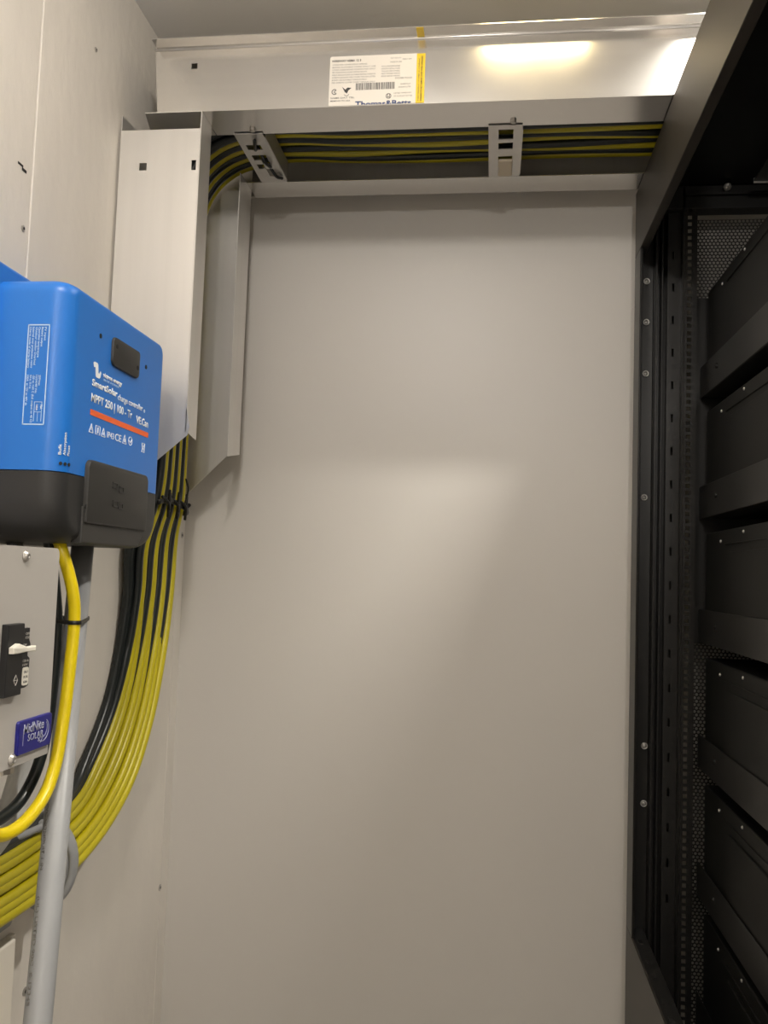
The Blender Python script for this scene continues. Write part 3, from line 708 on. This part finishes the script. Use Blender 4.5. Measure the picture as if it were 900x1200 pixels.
tag(obj('cable_tie', tube(lp, .0012, 6, 0, closed=True, flat=(Vector((0, 0, 1)), 2.6)), 'tie'), 'black nylon tie strapping the bright yellow loop to the grey conduit', 'cable tie')

# cream trunking low on the left wall
tk = thing('trunking', 'cream wall trunking at the bottom left below the yellow bundle', 'trunking', (WX, 1.0, FL))
obj('trunk_body', B((WX, WX + .020, .70, 1.300, FL + .001, -.59), bevel=.003), 'trunk', tk)
obj('trunk_edge', B((WX, WX + .010, 1.301, 1.318, FL + .001, -.59), bevel=.003), 'trunk', tk)

# ------------------------------------------------------------------ equipment rack
KX, KX1, KY0, KY1, KT, KB = .305, .925, .78, 1.93, .873, -1.06
rk = thing('equipment_rack', 'tall black open-sided equipment rack on the right', 'rack', (.615, 1.35, FL))
def rbm(name, bm, m='rack'): return obj(name, bm, m, rk)
# outer frame
rbm('top_rail', B((KX, KX + .003, KY0, KY1, .722, KT), (KX, KX + .045, KY0, KY1, KT - .003, KT), (KX, KX + .018, KY0, KY1, .722, .725), bevel=.0012, seg=1), 'racklit')
rbm('top_rail', B((KX1 - .045, KX1, KY0, KY1, .722, KT), bevel=.002))
rbm('top_panel', B((KX + .046, KX1 - .046, KY0, KY1, KT - .004, KT - .001)))
rbm('rear_crossbar', B((KX + .046, KX1 - .046, KY1 - .05, KY1 - .012, .815, KT - .005), bevel=.002))
rbm('rear_crossbar', B((.40, KX1 - .046, KY1 - .062, KY1 - .051, .842, .848), bevel=.001))
rbm('bottom_rail', B((KX, KX + .003, KY0, KY1, KB, -.732), (KX, KX + .006, KY0, KY1, KB, KB + .02)), 'racklit')
bt = rbm('bottom_flange', B((KX + .0031, KX + .032, KY0, KY1, -.736, -.732), (KX + .030, KX + .032, KY0, KY1, -.760, -.736), bevel=.0006, seg=1), 'rackg')
for i, y in enumerate((1.85, 1.76, 1.70, 1.60, 1.54)):
    rbm('flange_notch', B((KX + .011, KX + .019, y - .012, y + .006, -.7322, -.7312)), 'hole')
rbm('bottom_rail', B((KX1 - .045, KX1, KY0, KY1, KB, -.732), bevel=.002))
rbm('base_panel', B((KX + .04, KX1 - .046, KY0, KY1, KB, KB + .01)))
rbm('side_panel', B((KX1 - .004, KX1, KY0, KY1, -.731, .721)))
for x in (KX + .03, KX1 - .06):
    for y in (KY0 + .06, KY1 - .06):
        rbm('levelling_foot', lathe([(.025, 0), (.025, .012), (.010, .016), (.010, KB - FL), (0, KB - FL)], (x, y, FL), (0, 0, 1)), 'rackg')
# rear left corner post, seen face on, then channel, slotted strip and square-hole rail
PZ0, PZ1 = KB + .005, KT - .006
rbm('corner_post', B((KX + .0035, KX + .006, 1.86, KY1 - .0005, PZ0, PZ1), (KX, KX + .0035, 1.86, KY1, -.7315, .7215), (KX + .004, .344, 1.920, KY1, PZ0, PZ1), bevel=.001, seg=1))
rbm('post_return', B((.344, .349, 1.895, KY1, PZ0, PZ1), (.358, .362, 1.90, KY1, PZ0, PZ1), bevel=.001, seg=1), 'rackg')
rbm('post_web', B((.349, .372, 1.926, KY1, PZ0, PZ1)))
slot_z = [.718 - k * .0725 for k in range(20) if .718 - k * .0725 > -.72]
hs = [(.3795, .3845, z - .009, z + .009) for z in slot_z]
rbm('slotted_strip', sheet(cuts(.370, .398, hs, 0), cuts(PZ0, PZ1, hs, 2), holes_keep(hs), lambda u, v: (u, 1.898, v), into=(0, 1, 0)), 'rackg')
rbm('strip_side', B((.398, .402, 1.88, KY1 - .002, PZ0, PZ1)))
rbm('strip_backing', B((.371, .397, 1.925, KY1, PZ0, PZ1)))
uz = []; z = PZ1 - .01
while z > PZ0 + .02:
    uz += [z]; z -= .0148 if len(uz) % 3 else .0158
hs = [(.4085, .4175, z - .0045, z + .0045) for z in uz]
rbm('mounting_rail', sheet(cuts(.403, .427, hs, 0), cuts(PZ0, PZ1, hs, 2), holes_keep(hs), lambda u, v: (u, 1.882, v), .002, (0, 1, 0)), 'rackg')
rbm('mounting_rail', B((.427, .429, 1.882, 1.918, PZ0, PZ1)))
# glints around the square holes: added as small raised blocks, one strip
rbm('hole_glints', B(*[(.4195, .4225, 1.8805, 1.882, z - .0035, z + .0035) for z in uz]), 'rackg')
for z in (.667, .574, .458, .183, -.352, -.473):
    x = .329 if z > 0 else .336
    obj('post_screw', merge(tube([(x + .006 * math.cos(a * .5236), 1.917, z + .006 * math.sin(a * .5236)) for a in range(12)], .0014, 6, 0, closed=True), lathe([(.004, 0), (.004, .002), (0, .002)], (x, 1.9199, z), (0, -1, 0), 10)), 'steel', rk, True)
rbm('top_bolt', lathe([(.0085, 0), (.0085, .004), (.006, .007), (0, .008)], (.487, KY1 - .063, .868 - .01), (0, -.6, -.8)), 'steel')
rbm('rear_baffle', B((.4295, .62, 1.9185, 1.9205, -.13, .628)))
# other posts
rbm('corner_post', B((KX1 - .045, KX1 - .005, KY1 - .04, KY1 - .012, PZ0, PZ1), bevel=.002)); rbm('corner_post', B((KX1 - .045, KX1 - .005, KY0, KY0 + .04, PZ0, PZ1), bevel=.002)); rbm('corner_post', B((KX, KX + .04, KY0, KY0 + .04, PZ0, PZ1), bevel=.002))
# slotted cable plate under the roof
hs = [(.56 + i * .045, .585 + i * .045, 1.30 + j * .11, 1.385 + j * .11) for i in range(5) for j in range(4)]
rbm('slotted_top_plate', sheet(cuts(.525, .80, hs, 0), cuts(1.26, 1.81, hs, 2), holes_keep(hs), lambda u, v: (u, v, .845), .003), 'rackg')
rbm('top_plate_lip', B((.525, .80, 1.81, 1.8125, .838, .849)), 'steel')
# rear mesh door
dr = rbm('rear_door', B((.429, .434, KY1 - .006, KY1 + .008, KB + .03, .815), (KX1 - .02, KX1, KY1 + .001, KY1 + .008, KB + .03, .815), (.434, KX1 - .02, KY1 + .001, KY1 + .008, KB + .03, KB + .07)))
obj('perforated_sheet', B((.434, KX1 - .02, KY1 + .0035, KY1 + .0045, KB + .07, .812)), 'perf', dr)
# support rails every six units on the left of the bays
rz = [.471, .2078, -.0555, -.319, -.582, -.845]
for i, z in enumerate(rz):
    rl = rbm('support_rail', B((.445, .447, .84, 1.915, z - .070, z), (.447, .500, .84, 1.89, z - .070, z - .068), bevel=.0008, seg=1), 'rackg')
    obj('rail_stud', lathe([(.0055, 0), (.0055, .003), (.003, .004), (0, .004)], (.445, 1.775, z - .030), (-1, 0, 0), 12), 'rack', rl)
# batteries on the rails
def battery(z, lab):
    t = thing('battery_unit', lab, 'battery unit', (.70, 1.35, z), 'black battery units stacked in the rack')
    top = z + .230
    obj('case', B((.455, .885, .86, 1.895, z, top), bevel=.003), 'batt', t)
    obj('side_rib', B((.452, .455, .90, 1.74, top - .030, top - .0275), bevel=.0008, seg=1), 'batt', t)
    obj('side_plate', B((.4495, .455, .90, 1.70, z + .02, top - .045), bevel=.001, seg=1), 'batt', t)
    for y, zz in ((1.775, top - .022), (1.62, top - .010), (1.45, top - .022)):
        obj('case_screw', lathe([(.0032, 0), (.0032, .0015), (.002, .0025), (0, .0025)], (.455, y, zz), (-1, 0, 0), 10), 'steel', t, True)
    return t
names = ['topmost black battery unit in the rack, mesh door visible above it', 'second black battery unit from the top of the rack', 'third black battery unit from the top of the rack', 'middle black battery unit just below eye level in the rack',
         'black battery unit above the lowest visible rail of the rack', 'lowest black battery unit at the rack foot']
b0 = battery(rz[0] - .068, names[0])
for i in range(1, 6): dup(b0, (0, 0, rz[i] - rz[0]), names[i])
